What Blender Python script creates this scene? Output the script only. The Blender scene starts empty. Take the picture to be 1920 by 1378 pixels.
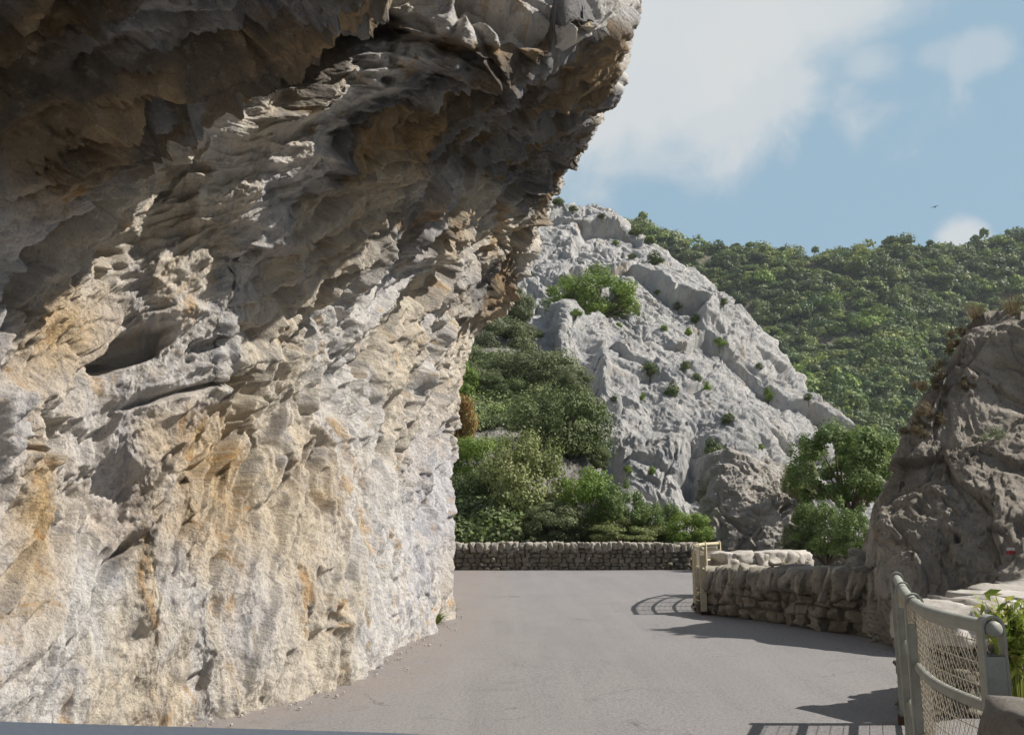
import bpy, math, random
import numpy as np
from mathutils import Vector, Matrix
R = math.radians
scene = bpy.context.scene
col = scene.collection
random.seed(7)

# ------------------------------------------------------------------ camera
F = 1660.0; PW, PH = 1920, 1378; HZ = 980.0; CZ = 1.36
PITCH = math.atan((HZ - PH/2)/F)
cam = bpy.data.cameras.new("camera"); co = bpy.data.objects.new("camera", cam); col.objects.link(co)
cam.sensor_fit = 'HORIZONTAL'; cam.sensor_width = 36.0; cam.lens = 36.0*F/PW
cam.clip_start = 0.05; cam.clip_end = 3000
co.location = (0, 0, CZ); co.rotation_euler = (math.pi/2 + PITCH, 0, 0)
scene.camera = co
cp, sp = math.cos(PITCH), math.sin(PITCH)

def ray(px, py):
    u = (px - PW/2)/F; v = (PH/2 - py)/F
    return np.array([u, cp - sp*v, sp + cp*v])
def P(px, py, d):
    r = ray(px, py); r = r/r[1]*d
    return np.array([r[0], r[1], r[2] + CZ])
def G(px, py, z=0.0):
    r = ray(px, py); t = (z - CZ)/r[2]
    return np.array([r[0]*t, r[1]*t, z])
def proj(X):
    X = np.asarray(X); x = X[..., 0]; y = X[..., 1]; z = X[..., 2] - CZ
    f = y*cp + z*sp; u = -y*sp + z*cp
    f = np.where(f > 0.05, f, 0.05)
    return PW/2 + F*x/f, PH/2 - F*u/f

# ------------------------------------------------------------------ sun, sky, exposure
SUNV = Vector((1.05, 0.0, 1.0)).normalized()
sd = bpy.data.lights.new("sun", 'SUN'); sd.energy = 5.0; sd.angle = R(0.53); sd.color = (1.0, 0.94, 0.86)
so = bpy.data.objects.new("sun", sd); col.objects.link(so)
so.rotation_euler = SUNV.to_track_quat('Z', 'Y').to_euler(); so.location = (20, -2, 20)
scene.view_settings.view_transform = 'Standard'; scene.view_settings.look = 'None'
scene.view_settings.exposure = 0.38; scene.view_settings.gamma = 1.0
scene.render.engine = 'CYCLES'
scene.cycles.max_bounces = 6; scene.cycles.diffuse_bounces = 3; scene.cycles.transparent_max_bounces = 4

w = bpy.data.worlds.new("World"); scene.world = w; w.use_nodes = True
nt = w.node_tree; nt.nodes.clear()
def N(nt, t, **k):
    n = nt.nodes.new(t)
    for a, b in k.items():
        if a == 'inp':
            for i, v in b.items(): n.inputs[i].default_value = v
        else: setattr(n, a, b)
    return n
def L(nt, a, b): nt.links.new(a, b)
def M_(nt, op, a, b=None, c=None, clamp=False):
    n = nt.nodes.new('ShaderNodeMath'); n.operation = op; n.use_clamp = clamp
    for i, v in enumerate((a, b, c)):
        if v is None: continue
        if isinstance(v, (int, float)): n.inputs[i].default_value = v
        else: nt.links.new(v, n.inputs[i])
    return n.outputs[0]
def MR(nt, v, a, b, c=0.0, d=1.0, smooth=True):
    n = nt.nodes.new('ShaderNodeMapRange'); n.interpolation_type = 'SMOOTHSTEP' if smooth else 'LINEAR'
    nt.links.new(v, n.inputs[0])
    for i, x in enumerate((a, b, c, d)): n.inputs[i+1].default_value = x
    return n.outputs[0]
def MIX(nt, f, a, b, blend='MIX'):
    n = nt.nodes.new('ShaderNodeMix'); n.data_type = 'RGBA'; n.blend_type = blend
    for s, v in ((0, f), (6, a), (7, b)):
        if isinstance(v, (int, float)): n.inputs[s].default_value = v
        elif isinstance(v, tuple): n.inputs[s].default_value = (v + (1,))[:4]
        else: nt.links.new(v, n.inputs[s])
    return n.outputs[2]
sky = N(nt, 'ShaderNodeTexSky', sky_type='NISHITA', sun_disc=False)
sky.sun_elevation = math.asin(SUNV.z); sky.sun_rotation = math.atan2(SUNV.x, SUNV.y)
sky.altitude = 300; sky.dust_density = 1.2; sky.air_density = 1.0; sky.ozone_density = 1.2
tc = N(nt, 'ShaderNodeTexCoord'); sx = N(nt, 'ShaderNodeSeparateXYZ'); L(nt, tc.outputs['Generated'], sx.inputs[0])
az = M_(nt, 'ARCTAN2', sx.outputs[0], sx.outputs[1])
el = M_(nt, 'ARCSINE', sx.outputs[2])
def ae(px, py):
    r = ray(px, py); r = r/np.linalg.norm(r); return math.atan2(r[0], r[1]), math.asin(r[2])
ns = N(nt, 'ShaderNodeTexNoise', inp={'Scale': 8.0, 'Detail': 10.0, 'Roughness': 0.55, 'Distortion': 0.3})
L(nt, tc.outputs['Generated'], ns.inputs['Vector'])
n1 = M_(nt, 'SUBTRACT', ns.outputs[0], 0.5)
# big bank: half plane above the line (1040,400) -> (1760,0)
a0, e0 = ae(1040, 395); a1, e1 = ae(1700, 40)
dx, dy = a1-a0, e1-e0; ln = math.hypot(dx, dy); nx, ny = -dy/ln, dx/ln
half = M_(nt, 'ADD', M_(nt, 'MULTIPLY', M_(nt, 'SUBTRACT', az, a0), nx), M_(nt, 'MULTIPLY', M_(nt, 'SUBTRACT', el, e0), ny))
bank = M_(nt, 'ADD', half, M_(nt, 'MULTIPLY', n1, 0.20))
bank = MR(nt, bank, -0.02, 0.055)
def blob(px, py, ra, re, amp, thr=0.35):
    a, e = ae(px, py)
    u = M_(nt, 'DIVIDE', M_(nt, 'SUBTRACT', az, a), ra); v = M_(nt, 'DIVIDE', M_(nt, 'SUBTRACT', el, e), re)
    r = M_(nt, 'SQRT', M_(nt, 'ADD', M_(nt, 'MULTIPLY', u, u), M_(nt, 'MULTIPLY', v, v)))
    r = M_(nt, 'ADD', M_(nt, 'SUBTRACT', 1.0, r), M_(nt, 'MULTIPLY', n1, 3.2))
    return M_(nt, 'MULTIPLY', MR(nt, r, 0.0, thr+0.5), amp)
c = bank
for b in (blob(1835, 95, 0.04, 0.022, 0.45), blob(1760, 100, 0.04, 0.02, 0.3), blob(1625, 120, 0.05, 0.03, 0.5), blob(1805, 455, 0.035, 0.03, 0.95), blob(1400, 190, .16, .08, .9)):
    c = M_(nt, 'MAXIMUM', c, b)
c = M_(nt, 'MULTIPLY', c, 0.93)
lowf = MR(nt, el, .95, .55)                                            # sky made brighter low ahead than elsewhere, keeping fill in the shade weak
front = M_(nt, 'MULTIPLY', lowf, MR(nt, sx.outputs[1], .25, .75))
skyc = MIX(nt, M_(nt, 'MULTIPLY', front, .9), MIX(nt, 1.0, sky.outputs[0], (.5, .5, .5), 'MULTIPLY'), (2.6, 3.85, 4.85))
ns2 = N(nt, 'ShaderNodeTexNoise', inp={'Scale': 2.5, 'Detail': 4.0}); L(nt, tc.outputs['Generated'], ns2.inputs['Vector'])
cc = MIX(nt, MR(nt, ns2.outputs[0], 0.35, 0.7), (4.8, 5.2, 5.4), (5.6, 5.65, 5.6))
mix = MIX(nt, M_(nt, 'MULTIPLY', c, MR(nt, sx.outputs[1], .1, .6, .2, 1)), skyc, cc)
bg = N(nt, 'ShaderNodeBackground'); L(nt, mix, bg.inputs[0]); bg.inputs[1].default_value = 0.10
ow = N(nt, 'ShaderNodeOutputWorld'); L(nt, bg.outputs[0], ow.inputs[0])

# ------------------------------------------------------------------ numpy noise
def hsh(ix, iy, iz, seed):
    h = (ix.astype(np.int64)*374761393 + iy.astype(np.int64)*668265263 + iz.astype(np.int64)*2147483647 + seed*974711) & 0xffffffff
    h = ((h ^ (h >> 13))*1274126177) & 0xffffffff
    h = ((h ^ (h >> 15))*2246822519) & 0xffffffff
    h = h ^ (h >> 16)
    return (h & 0xffffff)/float(0x1000000)
def vnoise(p, seed=0):
    i = np.floor(p).astype(np.int64); f = p - i; f = f*f*f*(f*(f*6-15)+10)
    x, y, z = i[..., 0], i[..., 1], i[..., 2]; fx, fy, fz = f[..., 0], f[..., 1], f[..., 2]
    r = 0
    for a in (0, 1):
        for b in (0, 1):
            for c in (0, 1):
                r = r + hsh(x+a, y+b, z+c, seed)*(fx if a else 1-fx)*(fy if b else 1-fy)*(fz if c else 1-fz)
    return r*2 - 1
def fbm(p, o=5, seed=0, g=0.5, lac=2.03):
    r = 0; a = 1; s = 0
    for k in range(o):
        r = r + a*vnoise(p*(lac**k) + k*17.3, seed+k); s += a; a *= g
    return r/s
def ridged(p, o=4, seed=0, g=0.55):
    r = 0; a = 1; s = 0
    for k in range(o):
        r = r + a*(1 - np.abs(vnoise(p*(2.07**k) + k*9.1, seed+k))*1.6); s += a; a *= g
    return r/s
def facet(p, seed=0, tilt=1.0):
    """broken-block relief: every cell is its own tilted plane; also returns the crack distance F2-F1"""
    i = np.floor(p).astype(np.int64); best = np.full(p.shape[:-1], 9e9); sec = best.copy(); val = np.zeros(p.shape[:-1])
    for a in (-1, 0, 1):
        for b in (-1, 0, 1):
            for c in (-1, 0, 1):
                x, y, z = i[..., 0]+a, i[..., 1]+b, i[..., 2]+c
                j = [hsh(x, y, z, seed+k) for k in range(3)]
                d = [p[..., 0]-(x+j[0]), p[..., 1]-(y+j[1]), p[..., 2]-(z+j[2])]
                q = d[0]**2+d[1]**2+d[2]**2
                h = (hsh(x, y, z, seed+3)-.5) + tilt*((j[1]-.5)*2*d[0]+(j[2]-.5)*2*d[1]+(j[0]-.5)*2*d[2])
                m = q < best
                sec = np.where(m, best, np.minimum(sec, q)); val = np.where(m, h, val); best = np.where(m, q, best)
    return val, np.sqrt(sec)-np.sqrt(best)
def sst(x, a, b):
    t = np.clip((x-a)/(b-a), 0, 1); return t*t*(3-2*t)

# ------------------------------------------------------------------ mesh helpers
def mesh_np(name, V, Fq, mat=None, smooth=True, attrs=None):
    V = np.asarray(V, np.float32); Fq = np.asarray(Fq, np.int32)
    me = bpy.data.meshes.new(name); k = Fq.shape[1]
    me.vertices.add(len(V)); me.vertices.foreach_set('co', V.ravel())
    me.loops.add(Fq.size); me.loops.foreach_set('vertex_index', Fq.ravel())
    me.polygons.add(len(Fq)); me.polygons.foreach_set('loop_start', np.arange(0, Fq.size, k, dtype=np.int32))
    me.polygons.foreach_set('loop_total', np.full(len(Fq), k, np.int32))
    me.polygons.foreach_set('use_smooth', np.full(len(Fq), smooth))
    me.update(calc_edges=True)
    for an, (ty, arr) in (attrs or {}).items():
        at = me.attributes.new(an, ty, 'POINT')
        at.data.foreach_set('vector' if ty == 'FLOAT_VECTOR' else ('color' if ty == 'FLOAT_COLOR' else 'value'), np.asarray(arr, np.float32).ravel())
    if mat: me.materials.append(mat)
    return me
def grid_faces(nu, nv):
    a = np.arange(nu*nv).reshape(nu, nv)
    return np.stack([a[:-1, :-1], a[1:, :-1], a[1:, 1:], a[:-1, 1:]], -1).reshape(-1, 4)
def link(name, me, parent=None, loc=None, **props):
    o = bpy.data.objects.new(name, me); col.objects.link(o)
    if parent: o.parent = parent
    if loc is not None: o.location = loc
    for k, v in props.items(): o[k] = v
    return o
def empty(name, loc, label, cat, group=None, rz=0):
    o = bpy.data.objects.new(name, None); col.objects.link(o); o.location = tuple(float(x) for x in loc); o.rotation_euler = (0, 0, rz)
    o.empty_display_size = 0.2
    o['label'] = label; o['category'] = cat
    if group: o['group'] = group
    return o
class MB:
    def __init__(s): s.V = []; s.F = []; s.n = 0
    def add(s, V, Fq):
        V = np.asarray(V, float); s.V.append(V); s.F.append(np.asarray(Fq)+s.n); s.n += len(V)
    def mesh(s, name, mat, smooth=True, attrs=None):
        return mesh_np(name, np.concatenate(s.V), np.concatenate(s.F), mat, smooth, attrs)
def tube(mb, pts, rad, k=10, caps=True):
    pts = np.asarray(pts, float); n = len(pts); rad = np.broadcast_to(rad, n)
    T = np.gradient(pts, axis=0); T /= np.linalg.norm(T, axis=1)[:, None]+1e-12
    up = np.array([0, 0, 1.0]) if abs(T[0][2]) < .9 else np.array([0, 1.0, 0])
    A = np.cross(T, up); A /= np.linalg.norm(A, axis=1)[:, None]+1e-12; B = np.cross(T, A)
    th = np.linspace(0, 2*np.pi, k, endpoint=False)
    V = pts[:, None]+rad[:, None, None]*(A[:, None]*np.cos(th)[None, :, None]+B[:, None]*np.sin(th)[None, :, None])
    idx = np.arange(n*k).reshape(n, k); nx_ = np.roll(idx, -1, 1)
    Fq = np.stack([idx[:-1], nx_[:-1], nx_[1:], idx[1:]], -1).reshape(-1, 4)
    V = V.reshape(-1, 3)
    if caps:
        m = len(V); V = np.concatenate([V, pts[:1], pts[-1:]])
        c0 = [(idx[0][(j+1) % k], idx[0][j], m, m) for j in range(0, k)]
        c1 = [(idx[-1][j], idx[-1][(j+1) % k], m+1, m+1) for j in range(0, k)]
        # quads made of two ring edges + centre
        c0 = [(idx[0][(j+2) % k], idx[0][(j+1) % k], idx[0][j], m) for j in range(0, k, 2)]
        c1 = [(idx[-1][j], idx[-1][(j+1) % k], idx[-1][(j+2) % k], m+1) for j in range(0, k, 2)]
        Fq = np.concatenate([Fq, np.array(c0), np.array(c1)])
    mb.add(V, Fq)
def strip(mb, path, sec):
    """sweep: path list of 3-vectors, sec list of arrays (k,3) already in world, closed section"""
    S = np.asarray(sec); n, k, _ = S.shape; idx = np.arange(n*k).reshape(n, k); nx_ = np.roll(idx, -1, 1)
    Fq = np.stack([idx[:-1], nx_[:-1], nx_[1:], idx[1:]], -1).reshape(-1, 4)
    Fq = np.concatenate([Fq, idx[:1, ::-1][:, :4], idx[-1:, :4]]) if k == 4 else Fq
    mb.add(S.reshape(-1, 3), Fq)
def crom(Cp, counts, axis):
    """Catmull-Rom resampling along axis with counts[i] samples in interval i"""
    Cp = np.moveaxis(np.asarray(Cp, float), axis, 0); n = len(Cp); out = []
    for i in range(n-1):
        p1, p2 = Cp[i], Cp[i+1]; p0 = Cp[i-1] if i else 2*p1-p2; p3 = Cp[i+2] if i+2 < n else 2*p2-p1
        c_ = counts[i]
        for t in np.arange(c_)/c_ if i < n-2 else np.linspace(0, 1, c_+1):
            out.append(.5*((2*p1)+(-p0+p2)*t+(2*p0-5*p1+4*p2-p3)*t*t+(-p0+3*p1-3*p2+p3)*t**3))
    return np.moveaxis(np.array(out), 0, axis)
def normals(S, toward):
    du = np.gradient(S, axis=0); dv = np.gradient(S, axis=1)
    n = np.cross(du, dv); n /= np.linalg.norm(n, axis=-1)[..., None]+1e-12
    c = n[n.shape[0]//2, n.shape[1]//2]; p = S[n.shape[0]//2, n.shape[1]//2]
    if np.dot(c, np.asarray(toward)-p) < 0: n = -n
    return n
def arclen(S, axis):
    d = np.linalg.norm(np.diff(S, axis=axis), axis=-1); z = np.zeros_like(np.take(d, [0], axis=axis))
    return np.cumsum(np.concatenate([z, d], axis=axis), axis=axis)

# ------------------------------------------------------------------ materials
def newmat(name):
    m = bpy.data.materials.new(name); m.use_nodes = True; t = m.node_tree; t.nodes.clear()
    o = N(t, 'ShaderNodeOutputMaterial'); b = N(t, 'ShaderNodeBsdfPrincipled'); L(t, b.outputs[0], o.inputs[0])
    b.inputs['Specular IOR Level'].default_value = 0.25
    return m, t, b
def noise(t, scale, detail=6, rough=.6, vec=None, dist=0.0):
    n = N(t, 'ShaderNodeTexNoise', inp={'Scale': scale, 'Detail': detail, 'Roughness': rough, 'Distortion': dist})
    if vec is not None: L(t, vec, n.inputs['Vector'])
    return n.outputs[0]
def vmul(t, v, s):
    n = N(t, 'ShaderNodeVectorMath', operation='MULTIPLY'); L(t, v, n.inputs[0]); n.inputs[1].default_value = s; return n.outputs[0]
def bump(t, h, strength, dist, normal=None):
    n = N(t, 'ShaderNodeBump', inp={'Strength': strength, 'Distance': dist}); L(t, h, n.inputs['Height'])
    if normal is not None: L(t, normal, n.inputs['Normal'])
    return n.outputs[0]

def mat_cliff():
    m, t, b = newmat('limestone_cliff')
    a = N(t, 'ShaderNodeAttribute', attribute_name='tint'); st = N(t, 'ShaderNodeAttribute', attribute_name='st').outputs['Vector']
    ob = N(t, 'ShaderNodeTexCoord').outputs['Object']
    n1 = noise(t, 1.0, 9, .68, vmul(t, st, (7.0, 2.6, 1)), 0.6)
    n2 = noise(t, 9.0, 6, .7, ob)
    n3 = noise(t, 32.0, 6, .75, ob)
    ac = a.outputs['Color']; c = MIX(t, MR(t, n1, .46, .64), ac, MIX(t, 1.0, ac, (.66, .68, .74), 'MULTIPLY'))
    n4 = noise(t, 1.0, 8, .7, vmul(t, st, (3.5, 1.6, 3)), 0.8)
    c = MIX(t, MR(t, n4, .55, .66, 0, .75), c, MIX(t, 1.0, ac, (.80, .58, .33), 'MULTIPLY'))
    c = MIX(t, MR(t, n2, .55, .72, 0, .5), c, MIX(t, .5, c, (.75, .70, .64)))
    c = MIX(t, MR(t, n3, .57, .68, 0, .7), c, MIX(t, .75, c, (.05, .04, .03)))
    L(t, c, b.inputs['Base Color']); b.inputs['Roughness'].default_value = .85
    n3i = M_(t, 'SUBTRACT', 1.0, n3); nb = bump(t, n3i, .8, .03, bump(t, n2, .9, .08, bump(t, n1, .7, .09)))
    L(t, nb, b.inputs['Normal']); return m
def mat_rock(name, base, alt, dark, sc=1.0, bumpd=.05, streak=(1, 1, .4), damt=.5, stain=None, spk=.7):
    m, t, b = newmat(name); ob = N(t, 'ShaderNodeTexCoord').outputs['Object']; v = vmul(t, ob, streak)
    n1 = noise(t, .8*sc, 8, .65, v, .5); n2 = noise(t, 4*sc, 8, .7, v, .3); n3 = noise(t, 18*sc, 7, .8, ob)
    c = MIX(t, MR(t, n1, .42, .62), base, alt)
    c = MIX(t, MR(t, n2, .54, .7, 0, damt), c, dark)
    if stain: c = MIX(t, MR(t, noise(t, .35*sc, 7, .7, v, 1.0), .56, .68, 0, .7), c, stain)
    c = MIX(t, MR(t, n3, .54, .66, 0, spk), c, dark)
    L(t, c, b.inputs['Base Color']); b.inputs['Roughness'].default_value = .9
    L(t, bump(t, M_(t, 'SUBTRACT', 1.0, n3), .9, bumpd*.6, bump(t, n2, .9, bumpd)), b.inputs['Normal']); return m
def mat_leaf(name, c1, c2, c3, sc=1.2, trans=.25, attr=False):
    m = bpy.data.materials.new(name); m.use_nodes = True; t = m.node_tree; t.nodes.clear()
    o = N(t, 'ShaderNodeOutputMaterial'); b = N(t, 'ShaderNodeBsdfPrincipled', inp={'Roughness': .55}); b.inputs['Specular IOR Level'].default_value = .25
    tr = N(t, 'ShaderNodeBsdfTranslucent'); mx = N(t, 'ShaderNodeMixShader', inp={0: trans})
    g = N(t, 'ShaderNodeNewGeometry'); ob = N(t, 'ShaderNodeTexCoord').outputs['Object']
    c = MIX(t, MR(t, noise(t, sc, 4, .6, ob), .4, .62), c1, c2)
    c = MIX(t, MR(t, g.outputs['Random Per Island'], .55, 1.0, 0, .8), c, c3)
    if attr:
        a = N(t, 'ShaderNodeAttribute', attribute_name='tint'); c = MIX(t, .72, c, a.outputs['Color'])
    L(t, c, b.inputs['Base Color']); L(t, c, tr.inputs[0])
    L(t, b.outputs[0], mx.inputs[1]); L(t, tr.outputs[0], mx.inputs[2]); L(t, mx.outputs[0], o.inputs[0]); return m
def mat_plain(name, c1, c2, sc=3, rough=.6, bumpd=.0, metal=0):
    m, t, b = newmat(name); ob = N(t, 'ShaderNodeTexCoord').outputs['Object']
    n = noise(t, sc, 6, .65, ob); L(t, MIX(t, MR(t, n, .4, .65), c1, c2), b.inputs['Base Color'])
    b.inputs['Roughness'].default_value = rough; b.inputs['Metallic'].default_value = metal
    if bumpd: L(t, bump(t, n, .5, bumpd), b.inputs['Normal'])
    return m
M = {}
M['cliff'] = mat_cliff()
M['white_rock'] = mat_rock('white_limestone', (.78, .765, .735), (.60, .605, .61), (.28, .28, .29), .8, .5, (1, 1, .35), .55, (.55, .44, .31), .35)
M['grey_rock'] = mat_rock('grey_brown_rock', (.34, .305, .255), (.50, .455, .39), (.12, .105, .08), 1.6, .07, (1, 1, .8), .85, (.15, .12, .07))
M['mid_rock'] = mat_rock('weathered_rock', (.38, .35, .31), (.50, .47, .43), (.14, .125, .105), 1.2, .08, (1, 1, .7), .6)
M['stone'] = mat_rock('wall_stone', (.21, .185, .14), (.30, .27, .22), (.08, .07, .05), 3.5, .02, (1, 1, 1), .8, (.13, .12, .07))
M['coping'] = mat_rock('coping_stone', (.31, .285, .235), (.42, .39, .34), (.13, .115, .09), 3.5, .02, (1, 1, 1), .7, (.17, .155, .10))
M['pale_coping'] = mat_rock('pale_coping_stone', (.46, .43, .38), (.55, .52, .48), (.22, .19, .15), 5, .012, (1, 1, 1), .4)
M['mortar'] = mat_rock('mortar', (.10, .09, .075), (.14, .125, .10), (.05, .045, .035), 6, .01)
M['slope'] = mat_rock('rocky_slope', (.22, .21, .18), (.36, .35, .33), (.11, .11, .08), .8, .15, (1, 1, .6), .6)
M['soil'] = mat_rock('hill_soil', (.20, .18, .13), (.12, .13, .07), (.08, .08, .05), .6, .2)
M['bark'] = mat_plain('bark', (.10, .08, .06), (.17, .14, .11), 8, .9, .01)
M['leaf_dark'] = mat_leaf('oak_leaves', (.085, .125, .045), (.135, .175, .06), (.20, .23, .10))
M['leaf_mid'] = mat_leaf('grey_green_leaves', (.13, .165, .075), (.19, .22, .105), (.28, .30, .16))
M['leaf_olive'] = mat_leaf('olive_leaves', (.19, .235, .075), (.29, .32, .12), (.40, .42, .22), 1.2, .3)
M['leaf_bright'] = mat_leaf('bright_leaves', (.15, .24, .045), (.22, .31, .06), (.30, .37, .10), 1.0, .3)
M['leaf_fig'] = mat_leaf('broad_leaves', (.12, .19, .055), (.18, .25, .075), (.30, .37, .17), 1.0, .3)
M['leaf_autumn'] = mat_leaf('autumn_leaves', (.42, .25, .09), (.27, .21, .07), (.20, .24, .08), 1.0, .3)
M['leaf_hill'] = mat_leaf('hill_leaves', (.10, .15, .05), (.14, .19, .065), (.20, .24, .10), .02, .25, True)
M['grass'] = mat_leaf('green_grass', (.14, .22, .05), (.22, .28, .07), (.3, .3, .1), 6, .3)
M['dry'] = mat_leaf('dry_grass', (.24, .19, .12), (.18, .13, .08), (.17, .18, .08), 6, .3)
M['sage'] = mat_leaf('sage_leaves', (.17, .21, .12), (.22, .25, .15), (.28, .3, .2), 6, .3)
M['steel'] = mat_rock('painted_steel', (.36, .37, .33), (.31, .315, .275), (.20, .14, .09), 9, .0015, (1, 1, 1), .35)
M['steel'].node_tree.nodes['Principled BSDF'].inputs['Roughness'].default_value = .5
M['cream'] = mat_plain('cream_painted_steel', (.55, .49, .34), (.47, .41, .28), 14, .5, .001)
M['wire'] = mat_plain('galvanised_wire', (.46, .42, .34), (.33, .28, .20), 30, .5)
M['rust'] = mat_plain('rusty_foot', (.10, .05, .03), (.06, .03, .02), 30, .8)

# ------------------------------------------------------------------ road and valley floor
def road():
    m, t, b = newmat('worn_asphalt'); ob = N(t, 'ShaderNodeTexCoord').outputs['Object']
    g = noise(t, 90, 3, .7, ob); mid = noise(t, 1.0, 6, .6, vmul(t, ob, (1.6, .45, 1)), .5); big = noise(t, .35, 5, .6, ob)
    vo = N(t, 'ShaderNodeTexVoronoi', inp={'Scale': 130.0}); L(t, ob, vo.inputs['Vector'])
    c = MIX(t, MR(t, mid, .35, .68), (.168, .160, .160), (.20, .19, .189))
    c = MIX(t, MR(t, big, .45, .7, 0, .5), c, (.215, .202, .196))
    c = MIX(t, MR(t, g, .45, .66, 0, .6), c, (.42, .41, .41))
    c = MIX(t, MR(t, vo.outputs[0], .1, .45, .45, 0), c, (.11, .105, .10))
    tk = noise(t, 1.0, 5, .55, vmul(t, ob, (2.2, .10, 1)), .3); c = MIX(t, MR(t, tk, .44, .62, 0, .5), c, (.245, .236, .232)); st_ = noise(t, .9, 7, .7, ob, 1.2); c = MIX(t, MR(t, st_, .56, .68, 0, .4), c, (.12, .115, .115))
    g2 = noise(t, 34, 6, .85, ob); c = MIX(t, MR(t, g2, .50, .62, 0, .6), c, (.12, .117, .12)); c = MIX(t, MR(t, g2, .48, .36, 0, .4), c, (.34, .33, .33))
    ck = N(t, 'ShaderNodeTexVoronoi', feature='DISTANCE_TO_EDGE', inp={'Scale': .42}); wv = N(t, 'ShaderNodeVectorMath', operation='ADD'); nv_ = N(t, 'ShaderNodeTexNoise', inp={'Scale': 1.6, 'Detail': 6.0})
    L(t, ob, nv_.inputs['Vector']); L(t, ob, wv.inputs[0]); L(t, nv_.outputs['Color'], wv.inputs[1]); L(t, wv.outputs[0], ck.inputs['Vector'])
    cm = M_(t, 'MULTIPLY', MR(t, ck.outputs['Distance'], .0015, .006, 1, 0), MR(t, mid, .48, .6, 0, .55)); c = MIX(t, cm, c, (.07, .068, .066))
    # dust drifted along the foot of the cliff
    a = N(t, 'ShaderNodeAttribute', attribute_name='dust')
    d = M_(t, 'MULTIPLY', a.outputs['Fac'], MR(t, noise(t, 2.2, 7, .7, ob), .25, .6))
    c = MIX(t, M_(t, 'MULTIPLY', d, .6), c, (.25, .205, .178))
    L(t, c, b.inputs['Base Color']); b.inputs['Roughness'].default_value = .8
    L(t, bump(t, g, .35, .006), b.inputs['Normal'])
    xs = np.linspace(-14, 9, 140); ys = np.linspace(-8, 26.9, 200)
    X, Y = np.meshgrid(xs, ys, indexing='ij'); S = np.stack([X, Y, 0.0*X], -1)
    S[..., 2] = .010*fbm(np.stack([X*.5, Y*.5, 0*X], -1), 3, 5)
    bx_ = np.interp(Y, [-8, 2, 5, 6.6, 7.3, 8.7, 11, 14.1, 27], [-5, -4.2, -3.0, -2.1, -1.75, -1.36, -1.13, -.98, -.9])
    dust = 1 - sst(X - bx_, -.1, 1.3+.4*fbm(np.stack([X, Y, 0*X], -1), 3, 9))
    me = mesh_np('road', S.reshape(-1, 3), grid_faces(140, 200), m, True, {'dust': ('FLOAT', dust.ravel())})
    link('road', me, kind='structure')
    # the built-up shelf that carries the road
    mb = MB(); x0, x1, y0, y1 = -14, 9, -8, 26.9
    V = [(x0, y0, -.03), (x1, y0, -.03), (x1, y1, -.03), (x0, y1, -.03), (x0-3, y0-3, -12), (x1+3, y0-3, -12), (x1+3, y1+3, -12), (x0-3, y1+3, -12)]
    mb.add(V, [(0, 1, 2, 3), (0, 4, 5, 1), (1, 5, 6, 2), (2, 6, 7, 3), (3, 7, 4, 0)])
    link('road_embankment', mb.mesh('road_embankment', M['soil'], False), kind='structure')
    mb = MB(); s = 2500; mb.add([(-s, -s, -12), (s, -s, -12), (s, s, -12), (-s, s, -12)], [(0, 1, 2, 3)])
    link('ground', mb.mesh('ground', M['soil'], False), kind='structure')
road()

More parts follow.
